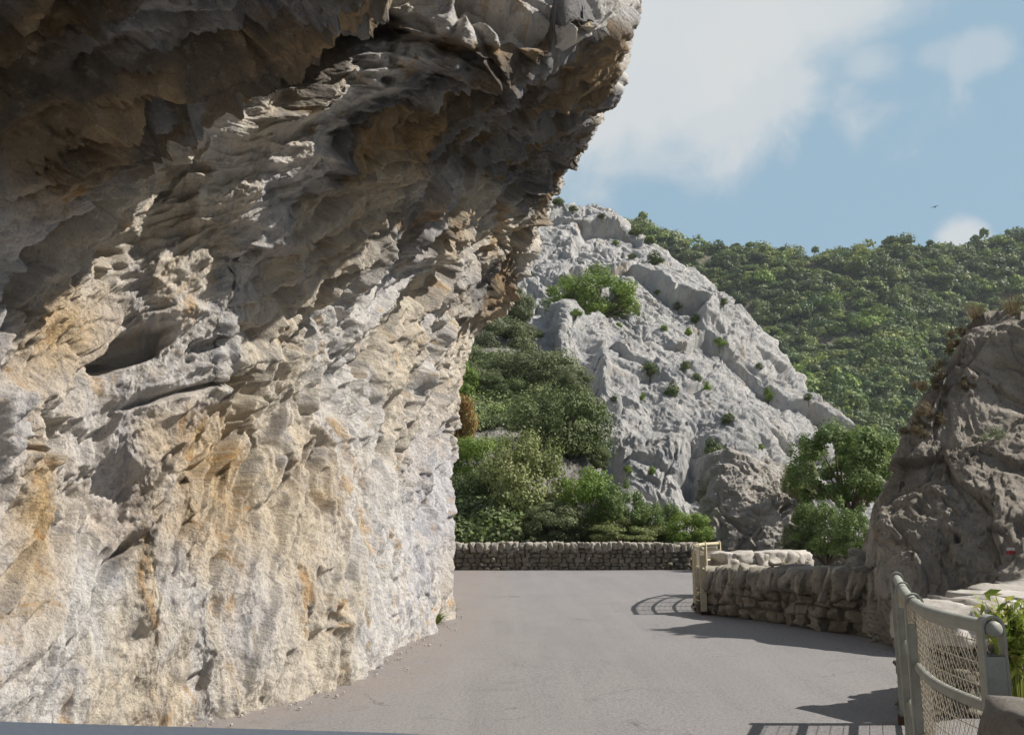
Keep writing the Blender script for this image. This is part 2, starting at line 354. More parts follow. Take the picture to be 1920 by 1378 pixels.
# ------------------------------------------------------------------ the overhanging cliff
def cliff():
    # columns from the near left end to the far corner; each a profile from the foot to the lip
    # (foot ... shade line), then the height in the photo where the lip of the roof ends
    C = [
     ([(-40, 1480, 4.9), (-40, 1250, 4.85), (-50, 1030, 4.8), (-45, 830, 4.75), (-20, 650, 4.8), (20, 500, 4.85)], -90, .35),
     ([(220, 1375, 5.9), (200, 1150, 5.9), (180, 900, 5.9), (185, 690, 5.95), (245, 440, 6.0), (285, 360, 6.05)], -45, .25),
     ([(320, 1354, 6.15), (305, 1100, 6.15), (295, 850, 6.2), (320, 630, 6.25), (395, 400, 6.2), (425, 340, 6.25)], 35, .18),
     ([(390, 1340, 6.4), (375, 1100, 6.4), (360, 860, 6.45), (390, 630, 6.5), (500, 375, 6.4), (530, 335, 6.45)], 62, .18),
     ([(440, 1330, 6.6), (430, 1180, 6.6), (410, 1020, 6.65), (390, 860, 6.7), (395, 710, 6.8), (585, 375, 6.8)], 84, .25),
     ([(560, 1295, 7.3), (540, 1130, 7.35), (520, 960, 7.4), (505, 800, 7.45), (515, 640, 7.5), (665, 380, 7.5)], 112, .28),
     ([(700, 1243, 8.7), (685, 1070, 8.75), (665, 880, 8.8), (655, 700, 8.9), (685, 545, 8.9), (785, 380, 8.9)], 166, .25),
     ([(790, 1188, 11), (778, 1020, 11), (765, 840, 11), (775, 650, 11), (850, 485, 11), (905, 390, 11)], 205, .22),
     ([(845, 1143, 14.1), (838, 980, 14.1), (846, 800, 14), (902, 640, 13.7), (985, 500, 13.1), (1008, 450, 13.0)], 300, .15),
    ]
    LIP = {112: (1142, 36, 7.6), 166: (1166, 88, 8.9), 205: (1140, 205, 11)}   # where the free edge of the roof ends
    SV = np.array(SUNV)/SUNV.x
    W = []
    for low, pyl, cc_ in C:
        r = [P(*q) for q in low]; B = r[4]; S1 = r[5]; t = 0.0
        while t < 6 and proj(B+SV*t)[1] > pyl: t += .01
        Lp = B+SV*t+(np.array([-.30, 0, .22]) if pyl in (-45, 35, 62) else 0)
        if pyl in LIP: Lp = P(*LIP[pyl])
        for f in (.25, .5, .75, 1.0):
            r.append(S1*(1-f)+Lp*f+np.array([-.7, 0, .72])*cc_*math.sin(math.pi*f**.75))
        W.append(r)
    W = np.array(W)
    W[:, 0, 2] = -.15
    W[-1, 6:, :] = [P(1036, 385, 12.7), P(1062, 335, 12.5), P(1084, 290, 12.2), P(1104, 255, 12.1)]
    near = W[0] + np.array([-1.1, -3.0, 0]); nn = W[0] + np.array([-1.8, -8.0, 0])
    far1 = W[-1] + np.array([-.9, 1.7, 0]); far2 = W[-1] + np.array([-3.6, 4.2, 0]); far3 = W[-1]+np.array([-11, 6, 0])
    W = np.concatenate([[nn, near], W, [far1, far2, far3]])
    top = W[:, -1]
    ext = [top+np.array(o) for o in ((.16, .1, .7), (.05, .3, 2.0), (-1.6, .6, 5.0), (-8, 1.0, 8.5))]
    ext[0][:, 0] -= .14*(top[:, 1] < 7.6)
    W = np.concatenate([W]+[e[:, None] for e in ext], axis=1)
    cu = [24, 60, 170, 70, 70, 70, 120, 150, 150, 170, 120, 40, 20]; cv = [80]+[84]*8+[50, 50, 16, 10]
    S = crom(crom(W, cu, 0), cv, 1)
    n = normals(S, (0, 5, 2)); T = arclen(S, 1); Sg = arclen(S, 0).mean(1)[:, None]+0*T
    px, py = proj(S)
    q2 = np.stack([Sg, T, 0*T], -1)
    X = S
    warp = np.stack([fbm(X*.8, 3, 11), fbm(X*.8+9, 3, 12), fbm(X*.8+5, 3, 13)], -1)
    Xw = X + .35*warp; qw = q2+.3*warp
    Tw = T+.3*warp[..., 1]; qs = np.stack([Xw[..., 1]*1.15-.62*Tw, Tw, .9*Xw[..., 0]*sst(S[..., 2], 1.5, 4)], -1)   # fracture direction leans along the road
    rf = 1+.9*sst(-n[..., 2], .35, .65)
    d = .24*fbm(Xw*.5, 3, 21)                                            # bulges and hollows
    d += .19*(ridged(qs*np.array([1.25, .32, .4])+np.array([0, 0, 3.]), 4, 31)-.55)   # flutes
    d += .075*(ridged(qs*np.array([4.2, .85, 1.0])+np.array([0, 0, 7.]), 5, 33, .62)-.55)
    f1, k1 = facet(qs*np.array([1.1, .6, 1])+.3*warp, 41, 1.2); d += .16*f1*sst(k1, -.02, .12)
    f2, k2 = facet((qs+.2*warp)*np.array([3.2, 1.3, 1.2]), 51, 1.4); d += .085*f2*sst(k2, -.03, .14)*rf
    f3, k3 = facet((qs+.06*warp)*np.array([9, 4.5, 4]), 61, 1.4); d += .030*f3*sst(k3, -.05, .2)*rf
    d += .070*(ridged(Xw*2.2+5, 6, 65, .64)-.5)*rf+.030*fbm(X*8, 4, 71, .65)
    # slanting pockets and cracks
    r = ridged(qs*np.array([.9, .28, .6])+.4*warp, 3, 81); d -= .26*sst(r, .80, .98)
    r = ridged(qs*np.array([.5, .9, 1])+.5*warp+11, 3, 83); d -= .14*sst(r, .84, 1.0)
    pk = fbm(qs*np.array([2.2, .85, .8])+.3*warp, 4, 91); d -= .30*sst(pk, .22, .40)*sst(S[..., 2], .8, 2.4)
    pk2 = fbm(qs*np.array([6, 2.8, 2.5]), 3, 95); d -= .085*sst(pk2, .24, .42)
    d *= 1-.55*sst(px, 1000, 1100)*(S[..., 1] > 7.5)
    # smoother foot
    foot = 1-sst(S[..., 2], .2, 2.6); d *= (1-.35*foot)
    d *= np.where(px < 1300, 1, 1)
    for (bx, by, ra, rb, am) in ((570, 195, 90, 26, .42), (405, 255, 50, 24, .36), (490, 440, 60, 26, .25), (800, 455, 60, 22, .30), (1068, 60, 22, 14, .15), (835, 400, 40, 12, .15)):
        u = ((px-bx)*.78-(py-by)*.62)/ra; v = ((px-bx)*.62+(py-by)*.78)/rb
        d += am*np.exp(-u**4-v**2)*(S[..., 1] < 12)*(.8+.5*fbm(X*4, 3, 97))
    S2 = S+n*d[..., None]
    # stains: mineral colours of the rock
    def blob(x, y, rx, ry): return np.exp(-(((px-x)/rx)**2+((py-y)/ry)**2))
    cream = np.array([.68, .61, .50]); white = np.array([.70, .675, .64]); ochre = np.array([.56, .39, .19]); grey = np.array([.36, .37, .40]); brown = np.array([.10, .070, .038]); blue = np.array([.55, .56, .62])
    a = fbm(q2*np.array([1.1, .5, 1])+7, 5, 101, .6)[..., None]
    c_ = cream+(white-cream)*sst(a, -.15, .2)
    o = .9*blob(110, 640, 110, 110)+.8*blob(60, 950, 90, 120)+.7*blob(430, 920, 90, 120)+.5*blob(250, 980, 90, 90)+.5*blob(330, 820, 120, 60)+.3*blob(30, 1150, 60, 150)+.35*blob(620, 900, 60, 120)
    o = np.clip(o+.9*fbm(q2*np.array([1.6, .9, 1]), 5, 111, .65)*(.35+o), 0, 1)[..., None]; c_ = c_+(ochre-c_)*o*.92
    bl = np.clip(blob(812, 950, 45, 190)*1.3+.8*blob(230, 860, 30, 160)+.5*blob(10, 780, 30, 200)+.8*blob(480, 1150, 50, 130), 0, 1)[..., None]; c_ = c_+(blue-c_)*bl*.55
    # weathered brown, ochre, blue-grey streaks on overhang roof, painted darker to deepen its shade
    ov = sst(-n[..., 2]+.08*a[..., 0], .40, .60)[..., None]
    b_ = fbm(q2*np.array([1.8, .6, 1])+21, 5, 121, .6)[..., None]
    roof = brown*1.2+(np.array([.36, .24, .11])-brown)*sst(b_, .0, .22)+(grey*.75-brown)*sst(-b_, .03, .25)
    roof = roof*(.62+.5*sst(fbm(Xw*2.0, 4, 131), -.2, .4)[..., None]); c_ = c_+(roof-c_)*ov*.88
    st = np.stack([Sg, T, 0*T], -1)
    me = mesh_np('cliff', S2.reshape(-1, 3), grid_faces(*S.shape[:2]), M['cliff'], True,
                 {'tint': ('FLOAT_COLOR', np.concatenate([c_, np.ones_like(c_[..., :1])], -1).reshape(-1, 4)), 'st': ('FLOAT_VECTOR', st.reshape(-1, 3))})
    return link('cliff', me, kind='structure')
CL = cliff()

# ------------------------------------------------------------------ white mountain, rib, hills
def rock_net(name, W, cu, cv, mat, big, amp, seed, toward=(0, 0, 5), aniso=(1, 1, .5), crack=.5, shape=None, extra=None, **props):
    S = crom(crom(np.array(W), cu, 0), cv, 1); n = normals(S, toward); A = np.array(aniso)
    warp = np.stack([fbm(S/big, 3, seed+1), fbm(S/big+9, 3, seed+2), fbm(S/big+5, 3, seed+3)], -1)*big*.4
    Xw = (S+warp)*A
    d = 1.1*fbm(Xw/(big*2.2), 4, seed+4)
    f1, k1 = facet(Xw/(big*1.1), seed+5, 1.3); d += .85*f1*sst(k1, -.03, .10)-crack*.14*(1-sst(k1, 0, .07))
    f2, k2 = facet(Xw/(big*.36), seed+6, 1.3); d += .26*f2*sst(k2, -.05, .2)-crack*.04*(1-sst(k2, 0, .12))
    f3, k3 = facet(Xw/(big*.12), seed+7, 1.3); d += .08*f3
    d += .30*(ridged(Xw/(big*.9)+4, 7, seed+8, .63)-.55)+.13*fbm(S/big*6, 5, seed+9, .7); d -= .16*sst(fbm(Xw/big*3.2, 4, seed+15, .6), .18, .45)
    u_ = S[..., 0]*.75-S[..., 2]*.66+.3*warp[..., 0]; v_ = S[..., 0]*.66+S[..., 2]*.75+.5*warp[..., 1]
    bed = ridged(np.stack([u_*.16, v_*.95, S[..., 1]*.25], -1)/big*2.2, 5, seed+13, .6); d += .36*(bed-.5)-.50*sst(bed, .80, .95)
    crk = ridged(np.stack([u_*.9, v_*.3, S[..., 1]*.3], -1)/big*1.6+3, 4, seed+14, .6); d -= .55*sst(crk, .78, .94)
    gully = ridged((S+warp)*np.array([1.3, .6, .22])/big, 4, seed+11); d -= .30*sst(gully, .72, 1.0)
    if extra is not None: d += extra(S)
    d *= amp
    S2 = S+n*d[..., None]
    if shape: S2 = shape(S2)
    me = mesh_np(name, S2.reshape(-1, 3), grid_faces(*S.shape[:2]), mat, True)
    return link(name, me, **props)

ridge = [(700, 250, 165), (860, 300, 150), (960, 345, 142), (1040, 385, 136), (1125, 402, 130), (1200, 432, 126), (1280, 492, 122), (1355, 556, 118), (1395, 612, 115), (1460, 690, 111), (1530, 765, 107), (1592, 842, 103), (1610, 930, 98)]
W = []
for (x, y, d) in ridge:
    bx = x-60 if x < 1300 else x-60+(x-1300)*.15; by = 1030
    top = P(x, y, d); base = P(bx, by, 74)
    rows = [top+np.array([14, 30, -30.]), top+np.array([4, 7, -3.5]), top]
    for t in (.18, .4, .62, .82, 1.0):
        p = top*(1-t)+base*t; p = p+np.array([0, -5.0*math.sin(math.pi*t), 0]); rows.append(p)
    W.append(rows)
MT = rock_net('mountain', W, [20, 40]+[74]*10, [14, 24, 76, 96, 96, 80, 50], M['white_rock'], 7.0, 1.9, 200, aniso=(.8, 1, .55), kind='structure')

rib = [(900, 760, 80), (965, 665, 84), (1000, 605, 86), (1050, 578, 85), (1120, 606, 84), (1200, 634, 83), (1280, 664, 82), (1345, 708, 80), (1400, 772, 77), (1445, 838, 74), (1472, 900, 71), (1492, 970, 68)]
W = []
for (x, y, d) in rib:
    top = P(x, y, d); base = P(x*.93+70, 1060, 56)
    rows = [top+np.array([5, 12, -12.]), top+np.array([2, 3, -1.5]), top]
    for t in (.2, .45, .72, 1.0):
        rows.append(top*(1-t)+base*t+np.array([0, -3.0*math.sin(math.pi*t), 0]))
    W.append(rows)
def spur_extra(S):
    px, py = proj(S); g = lambda x, y, rx, ry: np.exp(-(((px-x)/rx)**4+((py-y)/ry)**4))
    g = lambda x, y, rx, ry: np.exp(-(((px-x)/rx)**2+((py-y)/ry)**2))*(1+.5*fbm(S*.6, 4, 77)); return .5*g(1056, 630, 18, 42)-1.2*g(1030, 650, 14, 50)-1.8*g(1098, 700, 24, 50)+.9*g(1130, 690, 12, 50)-1.5*g(1150, 880, 20, 40)-1.6*g(1305, 870, 18, 60)
RB = rock_net('rock_spur', W, [24]+[64]*10, [10, 20, 70, 90, 90, 70], M['white_rock'], 4.5, 1.15, 300, aniso=(1, 1, .42), extra=spur_extra, kind='structure')

def hill_d(px, py): return float(np.interp(py, [540, 700, 850, 1010], [98, 66, 44, 31]))
W = []
for x in (600, 700, 800, 860, 920, 980, 1040, 1100, 1200, 1330, 1500):
    rows = []
    for y in (500, 600, 700, 800, 900, 980, 1040):
        lim = np.interp(x, [600, 860, 940, 1000, 1060, 1120, 1200, 1330, 1500], [500, 560, 600, 680, 760, 900, 985, 1005, 1040])
        yy = lim+(1060-lim)*(y-500)/540; rows.append(P(x, yy, hill_d(x, yy)))
    rows.append(P(x, 1100, 29)-np.array([0, 0, 2.0]))
    W.append(rows)
HS = rock_net('hillside', W, [40]*10, [44]*7, M['slope'], 3.0, .45, 400, kind='structure')

sk = [(900, 380), (1100, 405), (1190, 424), (1240, 447), (1320, 466), (1420, 471), (1500, 482), (1580, 476), (1660, 470), (1690, 464), (1740, 474), (1800, 470), (1850, 458), (1920, 446), (2050, 430), (2300, 420)]
W = []
for x, y in sk:
    rows = [P(x, y+8, 470)+np.array([0, 40, -40.]), P(x, y+8, 455)]
    for t, dd in ((.25, 400), (.5, 340), (.75, 275), (1.0, 190)):
        yy = y+8+(1060-y)*t
        gul = 26*math.sin((x-1000)/150.0+t*2.2)*math.sin(math.pi*t)
        rows.append(P(x, yy, dd+gul))
    W.append(rows)
Wf = np.array(W); FH = crom(crom(Wf, [14]*15, 0), [6]+[26]*4, 1)
me = mesh_np('far_hill', FH.reshape(-1, 3), grid_faces(*FH.shape[:2]), M['soil'], True)
link('hill', me, kind='structure')
bpy.context.view_layer.update()

def hit(o, px, py):
    r = ray(px, py); ok, loc, nr, _ = o.ray_cast(Vector((0, 0, CZ)), Vector(r).normalized(), distance=2000)
    return (np.array(loc), np.array(nr)) if ok else (None, None)

# ------------------------------------------------------------------ foliage
def leaf_quads(rng, C, Nn, size, asp=.55):
    n = len(C); a = rng.normal(size=(n, 3)); t = np.cross(Nn, a); t /= np.linalg.norm(t, axis=1)[:, None]+1e-9
    b = np.cross(Nn, t); s = size*(.6+.8*rng.random(n))[:, None]
    V = np.stack([C-t*s*.5, C+b*s*asp*.5, C+t*s*.5+Nn*s*.1, C-b*s*asp*.5], 1).reshape(-1, 3)
    return V, np.arange(n*4).reshape(n, 4)
def crown_pts(rng, n, nb, br, flat=1.0, shell=.55, spiky=0):
    """leaf positions in nb clumps spread through a unit ball (height in -1..1)"""
    B = rng.normal(size=(nb, 3)); B /= np.linalg.norm(B, axis=1)[:, None]; B *= (shell+(1-shell)*rng.random(nb)**.5)[:, None]*(1-br*.6)
    B[:, 2] = np.where(B[:, 2] < -.55, B[:, 2]*.5, B[:, 2])
    r = br*(.6+.7*rng.random(nb)); k = rng.integers(0, nb, n)
    D = rng.normal(size=(n, 3)); D /= np.linalg.norm(D, axis=1)[:, None]
    rad = (.45+.6*rng.random(n)**.6)*r[k]
    C = B[k]+D*rad[:, None]*np.array([1, 1, .85*flat])
    if spiky: C[:, 2] += spiky*rng.random(n)**3*(C[:, 2] > 0)
    O = C/(np.linalg.norm(C, axis=1)[:, None]+.1); Nn = D*.8+O*.5+rng.normal(size=(n, 3))*.38+np.array([0, 0, .25]); Nn /= np.linalg.norm(Nn, axis=1)[:, None]
    return C, Nn, B
TM = {}
def tree_template(key, mat, n, nb, br, leaf, seed, shell=.55, spiky=0, asp=.55):
    if key in TM: return TM[key]
    rng = np.random.default_rng(seed); C, Nn, B = crown_pts(rng, n, nb, br, 1, shell, spiky)
    C = C*np.array([.5, .5, .42])+np.array([0, 0, .56])
    V, Fq = leaf_quads(rng, C, Nn, leaf, asp)
    fm = mesh_np('foliage', V, Fq, M[mat], False)
    mb = MB(); B = B*np.array([.5, .5, .42])+np.array([0, 0, .56])
    fork = np.array([.02, -.01, .2]); tube(mb, [(0, 0, -.25), (0, 0, 0), fork], [.035, .032, .026], 8, False)
    for b_ in B[:min(nb, 22)]:
        mid = fork*.5+b_*.5+rng.normal(size=3)*.03; tube(mb, [fork, mid, b_], [.018, .010, .003], 5, False)
    tm = mb.mesh('trunk', M['bark']); TM[key] = (fm, tm); return TM[key]
def T_(key):
    base, var = key[:-1], int(key[-1])
    S_ = {'oak': ('leaf_dark', 20000, 80, .24, .026, .5, 0), 'mid': ('leaf_mid', 20000, 80, .23, .026, .5, 0), 'olive': ('leaf_olive', 16000, 70, .19, .027, .3, .25),
          'bright': ('leaf_bright', 16000, 65, .24, .030, .45, .1), 'autumn': ('leaf_autumn', 5000, 30, .25, .045, .3, 0),
          'fig': ('leaf_fig', 17000, 90, .15, .028, .25, .2), 'bush': ('leaf_dark', 1500, 16, .40, .085, .3, 0), 'ybush': ('leaf_bright', 1300, 14, .40, .09, .3, 0)}[base]
    return tree_template(key, S_[0], S_[1], S_[2], S_[3], S_[4], 1000+hash_(key), S_[5], S_[6])
def hash_(s): return sum(ord(c_)*(i+3) for i, c_ in enumerate(s)) % 997
def plant(name, key, base, w_, h_, label, cat, group=None, rz=None, trunkname='trunk'):
    fm, tm = T_(key)
    e = empty(name, base, label, cat, group, rz if rz is not None else random.random()*6.28)
    e.scale = (w_, w_, h_)
    link('foliage', fm, e); link(trunkname, tm, e); return e
def tree_px(name, key, cx, cy, wpx, hpx, d, label, cat, group=None):
    if group: wpx *= 1.22; hpx *= 1.18
    """crown centre (cx,cy), crown size in photo pixels, at depth d"""
    s = d/F; h = hpx*s/.9; b = P(cx, cy, d)-np.array([0, 0, .56*h]); return plant(name, key, b, wpx*s/.95, h, label, cat, group)

g1 = 'trees and shrubs on the slope behind the far wall'
for a in [
 ('tree', 'olive1', 985, 925, 165, 200, 33, 'light olive green tree with upright shoots behind the far stone wall', 'tree'),
 ('shrub', 'oak1', 888, 955, 120, 160, 34.5, 'dark green shrub beside the cliff foot, behind the left end of the far wall', 'shrub'),
 ('shrub', 'bright1', 905, 872, 125, 110, 39, 'bright green rounded shrub above the dark shrub beside the cliff edge', 'shrub'),
 ('shrub', 'autumn1', 862, 790, 70, 150, 45, 'orange brown autumn shrub touching the cliff edge', 'shrub'),
 ('tree', 'oak2', 1045, 815, 165, 185, 46, 'large dark evergreen oak above the light olive tree', 'tree'),
 ('tree', 'mid1', 1000, 700, 165, 110, 64, 'broad grey green oak just left of the white rock spur', 'tree'),
 ('tree', 'mid2', 930, 645, 120, 100, 78, 'grey green tree in the gap between cliff and rock spur', 'tree'),
 ('tree', 'mid3', 965, 578, 66, 80, 90, 'small grey green tree topmost in the gully beside the overhang', 'tree'),
 ('tree', 'bright2', 1110, 562, 150, 115, 98, 'bright green spreading tree on the saddle of the white mountain', 'tree'),
 ('shrub', 'mid1', 888, 725, 100, 90, 62, 'grey green shrub on the slope above the orange shrub', 'shrub'),
 ('shrub', 'oak3', 1095, 780, 80, 70, 52, 'dark shrub at the right shoulder of the large oak against white rock', 'shrub'),
 ('shrub', 'bright3', 1098, 955, 110, 140, 31.5, 'bright leafy bush right of the light olive tree behind the far wall', 'shrub'),
 ('shrub', 'mid2', 1045, 985, 120, 90, 31, 'dark low bush between the olive tree and the bright bush', 'shrub'),
 ('shrub', 'fig1', 1165, 970, 95, 120, 30.5, 'leafy sapling with pale rock showing through, behind the middle of the far wall', 'shrub'),
 ('shrub', 'fig2', 1228, 985, 90, 90, 30, 'fresh green bush behind the right half of the far wall', 'shrub'),
 ('shrub', 'bright1', 1288, 995, 80, 70, 29, 'yellow green bush behind the right end of the far wall', 'shrub'),
 ('shrub', 'oak1', 1110, 860, 60, 60, 45, 'small dark bush below the large oak at the edge of the white rock', 'shrub'),
 ('shrub', 'olive2', 1180, 1000, 120, 50, 29.5, 'low pale green scrub directly behind the middle of the far wall', 'shrub'),
 ('shrub', 'mid3', 945, 800, 60, 50, 52, 'small grey shrub among pale rocks left of the large oak', 'shrub'),
 ('shrub', 'mid2', 865, 680, 80, 90, 70, 'dull green shrub beside the cliff edge above the orange shrub', 'shrub'),
 ('shrub', 'oak2', 930, 735, 90, 70, 60, 'dark bush between the broad grey oak and the pale rocks', 'shrub'),
 ('shrub', 'oak3', 1000, 880, 70, 60, 42, 'dark bush in the shade under the large oak', 'shrub'),
 ('shrub', 'mid1', 975, 635, 70, 60, 82, 'grey bush at the left foot of the spur crest', 'shrub'),
 ('shrub', 'bright3', 860, 720, 60, 80, 58, 'mid green shrub whose left side is hidden by the cliff edge', 'shrub'),
 ('shrub', 'mid3', 1080, 720, 60, 60, 60, 'grey green bush on the left flank of the white spur', 'shrub'),
]: tree_px(*a, group=g1)

# bushes on the mountain and the spur: (px, py, w, h, kind, surface, label)
bl = [
 (1230, 490, 34, 36, 'bush1', MT, 'largest dark round bush on the upper mountain face, below the skyline'),
 (1270, 577, 18, 18, 'bush2', MT, 'small dark bush lone on smooth white rock, centre of the upper face'),
 (1356, 568, 18, 20, 'bush3', MT, 'small bush clinging near the right edge of the upper white face'),
 (1305, 601, 26, 22, 'bush1', MT, 'dark bush at the crease above the rock spur'),
 (1290, 625, 22, 18, 'ybush1', MT, 'lighter small bush just below the dark bush at the crease'),
 (1348, 645, 30, 20, 'ybush2', MT, 'flat green bush on the mountain ledge right of the spur crest'),
 (1423, 690, 14, 18, 'bush2', MT, 'thin little bush on the right slab of the mountain'),
 (1515, 746, 16, 20, 'bush3', MT, 'dark bush on the descending right edge of the mountain'),
 (1185, 484, 20, 14, 'bush2', MT, 'low bush left of the largest round bush on the mountain'),
 (1155, 456, 20, 10, 'ybush1', MT, 'flat tuft of green just under the mountain peak'),
 (1232, 550, 14, 12, 'ybush2', MT, 'tiny grey green tuft below the largest round bush'),
 (1045, 378, 30, 22, 'bush1', MT, 'bush on the skyline where the overhang meets the mountain'),
 (1074, 394, 18, 14, 'bush2', MT, 'second small bush along the skyline from the overhang'),
 (1128, 408, 20, 14, 'bush3', MT, 'bush beside the rock knob of the mountain peak'),
 (1192, 424, 34, 24, 'bush1', MT, 'bush on the skyline right of the mountain peak'),
 (1216, 440, 24, 18, 'bush2', MT, 'bush on the skyline where the mountain meets the forest'),
 (1218, 698, 34, 32, 'bush2', RB, 'dark bush on the spur, upper left of the pair with a tall bush'),
 (1285, 688, 26, 24, 'bush3', RB, 'round bush high on the right part of the spur'),
 (1258, 738, 34, 42, 'bush1', RB, 'tallest dark bush in the middle of the white spur'),
 (1306, 712, 24, 22, 'bush2', RB, 'upper bush of the diagonal row right of the tallest spur bush'),
 (1325, 730, 24, 24, 'ybush1', RB, 'lower bush of the diagonal row right of the tallest spur bush'),
 (1365, 787, 24, 26, 'bush3', RB, 'lone dark round bush low on the right side of the spur'),
 (1335, 846, 42, 44, 'bush1', RB, 'big dark bush at the foot of the spur above the brown outcrop'),
 (1176, 883, 22, 18, 'ybush2', RB, 'yellow green tuft low on the spur, left one of two'),
 (1222, 885, 16, 20, 'ybush1', RB, 'small olive tuft low on the spur, right one of two'),
 (1151, 750, 14, 14, 'bush2', RB, 'tiny bush on the left flank of the spur'),
 (1205, 748, 12, 22, 'ybush2', RB, 'narrow green tuft in a groove left of the tallest spur bush'),
 (1080, 590, 26, 18, 'ybush1', RB, 'green tuft on the spur crest in front of the bright tree'),
 (1160, 612, 18, 12, 'ybush2', RB, 'low tuft on the spur crest right of the bright tree'),
 (1245, 618, 24, 14, 'ybush1', MT, 'low pale bush in the crease behind the spur crest'),
 (1440, 745, 22, 34, 'ybush2', MT, 'green scrub in the groove between spur and right slab'),
 (1465, 838, 26, 44, 'ybush1', MT, 'olive green scrub at the foot of the right slab'),
 (1425, 840, 18, 14, 'ybush2', RB, 'yellow tuft above the top of the brown outcrop'),
 (990, 520, 30, 30, 'bush3', MT, 'dark bush hard against the overhang above the gully'),
 (1010, 630, 24, 20, 'bush1', RB, 'dark bush on the left flank of the spur near its crest'),
]
def bush_px(px, py, w_, h_, key, surf, label, group='bushes growing on the white limestone'):
    p, nr = None, None
    for dy in (0, 4, 8, 14, 20, 30):
        p, nr = hit(surf, px, py+dy)
        if p is not None: break
    if p is None: return
    s = p[1]/F; h = h_*s/.8; p = p-np.array([0, .1*w_*s, .45*h]); plant('bush', key, p, w_*s*1.05, h, label, 'bush', group, trunkname='stem')
for q in bl: bush_px(*q)

# far forest: one mass of crowns on the far hill
def forest():
    rng = np.random.default_rng(5); crowns = []
    for k in range(5):
        n = 620; D = rng.normal(size=(n, 3)); D[:, 2] = np.abs(D[:, 2])*1.1-.25; D /= np.linalg.norm(D, axis=1)[:, None]
        lump = .74+.50*(ridged(D*(1.5+.4*k)+k*5, 3, 40+k)-.3)+.10*rng.normal(size=n)
        nl = 4+k; LB = rng.normal(size=(nl, 3))*np.array([.45, .45, .22]); LR = .32+.4*rng.random(nl); q_ = rng.integers(0, nl, n); C = LB[q_]+D*(lump*LR[q_])[:, None]*np.array([1, 1, .9])
        Nn = D+rng.normal(size=(n, 3))*.28; Nn /= np.linalg.norm(Nn, axis=1)[:, None]
        V, Fq = leaf_quads(rng, C, Nn, .17, .9)
        crowns.append(V)
    VV = []; TT = []; nu, nv = FH.shape[:2]; g = FH[:, 5:]
    pal = np.array([(.115, .17, .06), (.18, .26, .07), (.25, .35, .06), (.23, .275, .13), (.13, .19, .085), (.34, .39, .12)])
    cnt = 0
    while cnt < 4300:
        u = rng.random()*(g.shape[0]-1.01); v = rng.random()**1.0*(g.shape[1]-1.01); i, j = int(u), int(v)
        p = g[i, j]*(1-(u-i))+g[i+1, j]*(u-i); p = p*(1-(v-j))+(g[i, j+1])*(v-j)
        x, y = proj(p)
        if x < 1090 or x > 2000 or y > 900: continue
        if rng.random() > (p[1]/450.0)**1.2 or vnoise(np.array([[p[0]/14, p[1]/14, 2.]]), 8)[0] < -.62: continue
        s = (2.0+5.2*rng.random()**2.2)*(.7+.3*p[1]/450); V = crowns[cnt % 5]
        a = rng.random()*6.28; ca, sa = math.cos(a), math.sin(a)
        X = np.stack([V[:, 0]*ca-V[:, 1]*sa, V[:, 0]*sa+V[:, 1]*ca, V[:, 2]*(.6+.9*rng.random()**1.5)], -1)*s+p+np.array([0, 0, s*.35])
        VV.append(X); c_ = pal[min(5, int(rng.random()*6))]*(.7+.5*rng.random())
        c_ = c_*(1+.30*vnoise(np.array([[p[0]/30, p[1]/30, 0]]), 3)[0])
        TT.append(np.broadcast_to(np.append(c_, 1), (len(V), 4))); cnt += 1
    V = np.concatenate(VV); T = np.concatenate(TT)
    me = mesh_np('forest', V, np.arange(len(V)).reshape(-1, 4), M['leaf_hill'], False, {'tint': ('FLOAT_COLOR', T)})
    link('forest', me, kind='stuff', label='dense green Mediterranean woodland covering the far hill', category='forest')
forest()

# ------------------------------------------------------------------ boulders beside the road
def blob_rock(name, W, cu, cv, mat, big, amp, seed, label, cat, toward=(0, 0, 2)):
    S = crom(crom(np.array(W), cu, 0), cv, 1); n = normals(S, toward)
    warp = np.stack([fbm(S/big, 3, seed+1), fbm(S/big+9, 3, seed+2), fbm(S/big+5, 3, seed+3)], -1)*big*.4
    Xw = S+warp
    d = 1.3*fbm(Xw/(big*1.6), 4, seed+4)
    f1, k1 = facet(Xw/(big*.9)*np.array([1, 1, .6]), seed+5, 1.2); d += .7*f1-.06*(1-sst(k1, 0, .06))
    f2, k2 = facet(Xw/(big*.3), seed+6, 1.3); d += .24*f2-.03*(1-sst(k2, 0, .10))
    f3, k3 = facet(Xw/(big*.09), seed+7, 1.3); d += .09*f3
    d += .34*(ridged(Xw/(big*.5)+4, 6, seed+8, .65)-.5)+.20*fbm(S/big*7, 5, seed+9, .75); d -= .22*sst(fbm(Xw/big*5.5, 4, seed+15, .6), .12, .4)
    d -= .9*sst(ridged(np.stack([Xw[..., 0]*.9+Xw[..., 2]*.5, Xw[..., 1], Xw[..., 2]*.9-Xw[..., 0]*.5], -1)/big*.9, 3, seed+12), .86, 1.0)
    S2 = S+n*(d*amp)[..., None]
    me = mesh_np(name, S2.reshape(-1, 3), grid_faces(*S.shape[:2]), mat, True)
    return link(name, me, label=label, category=cat)
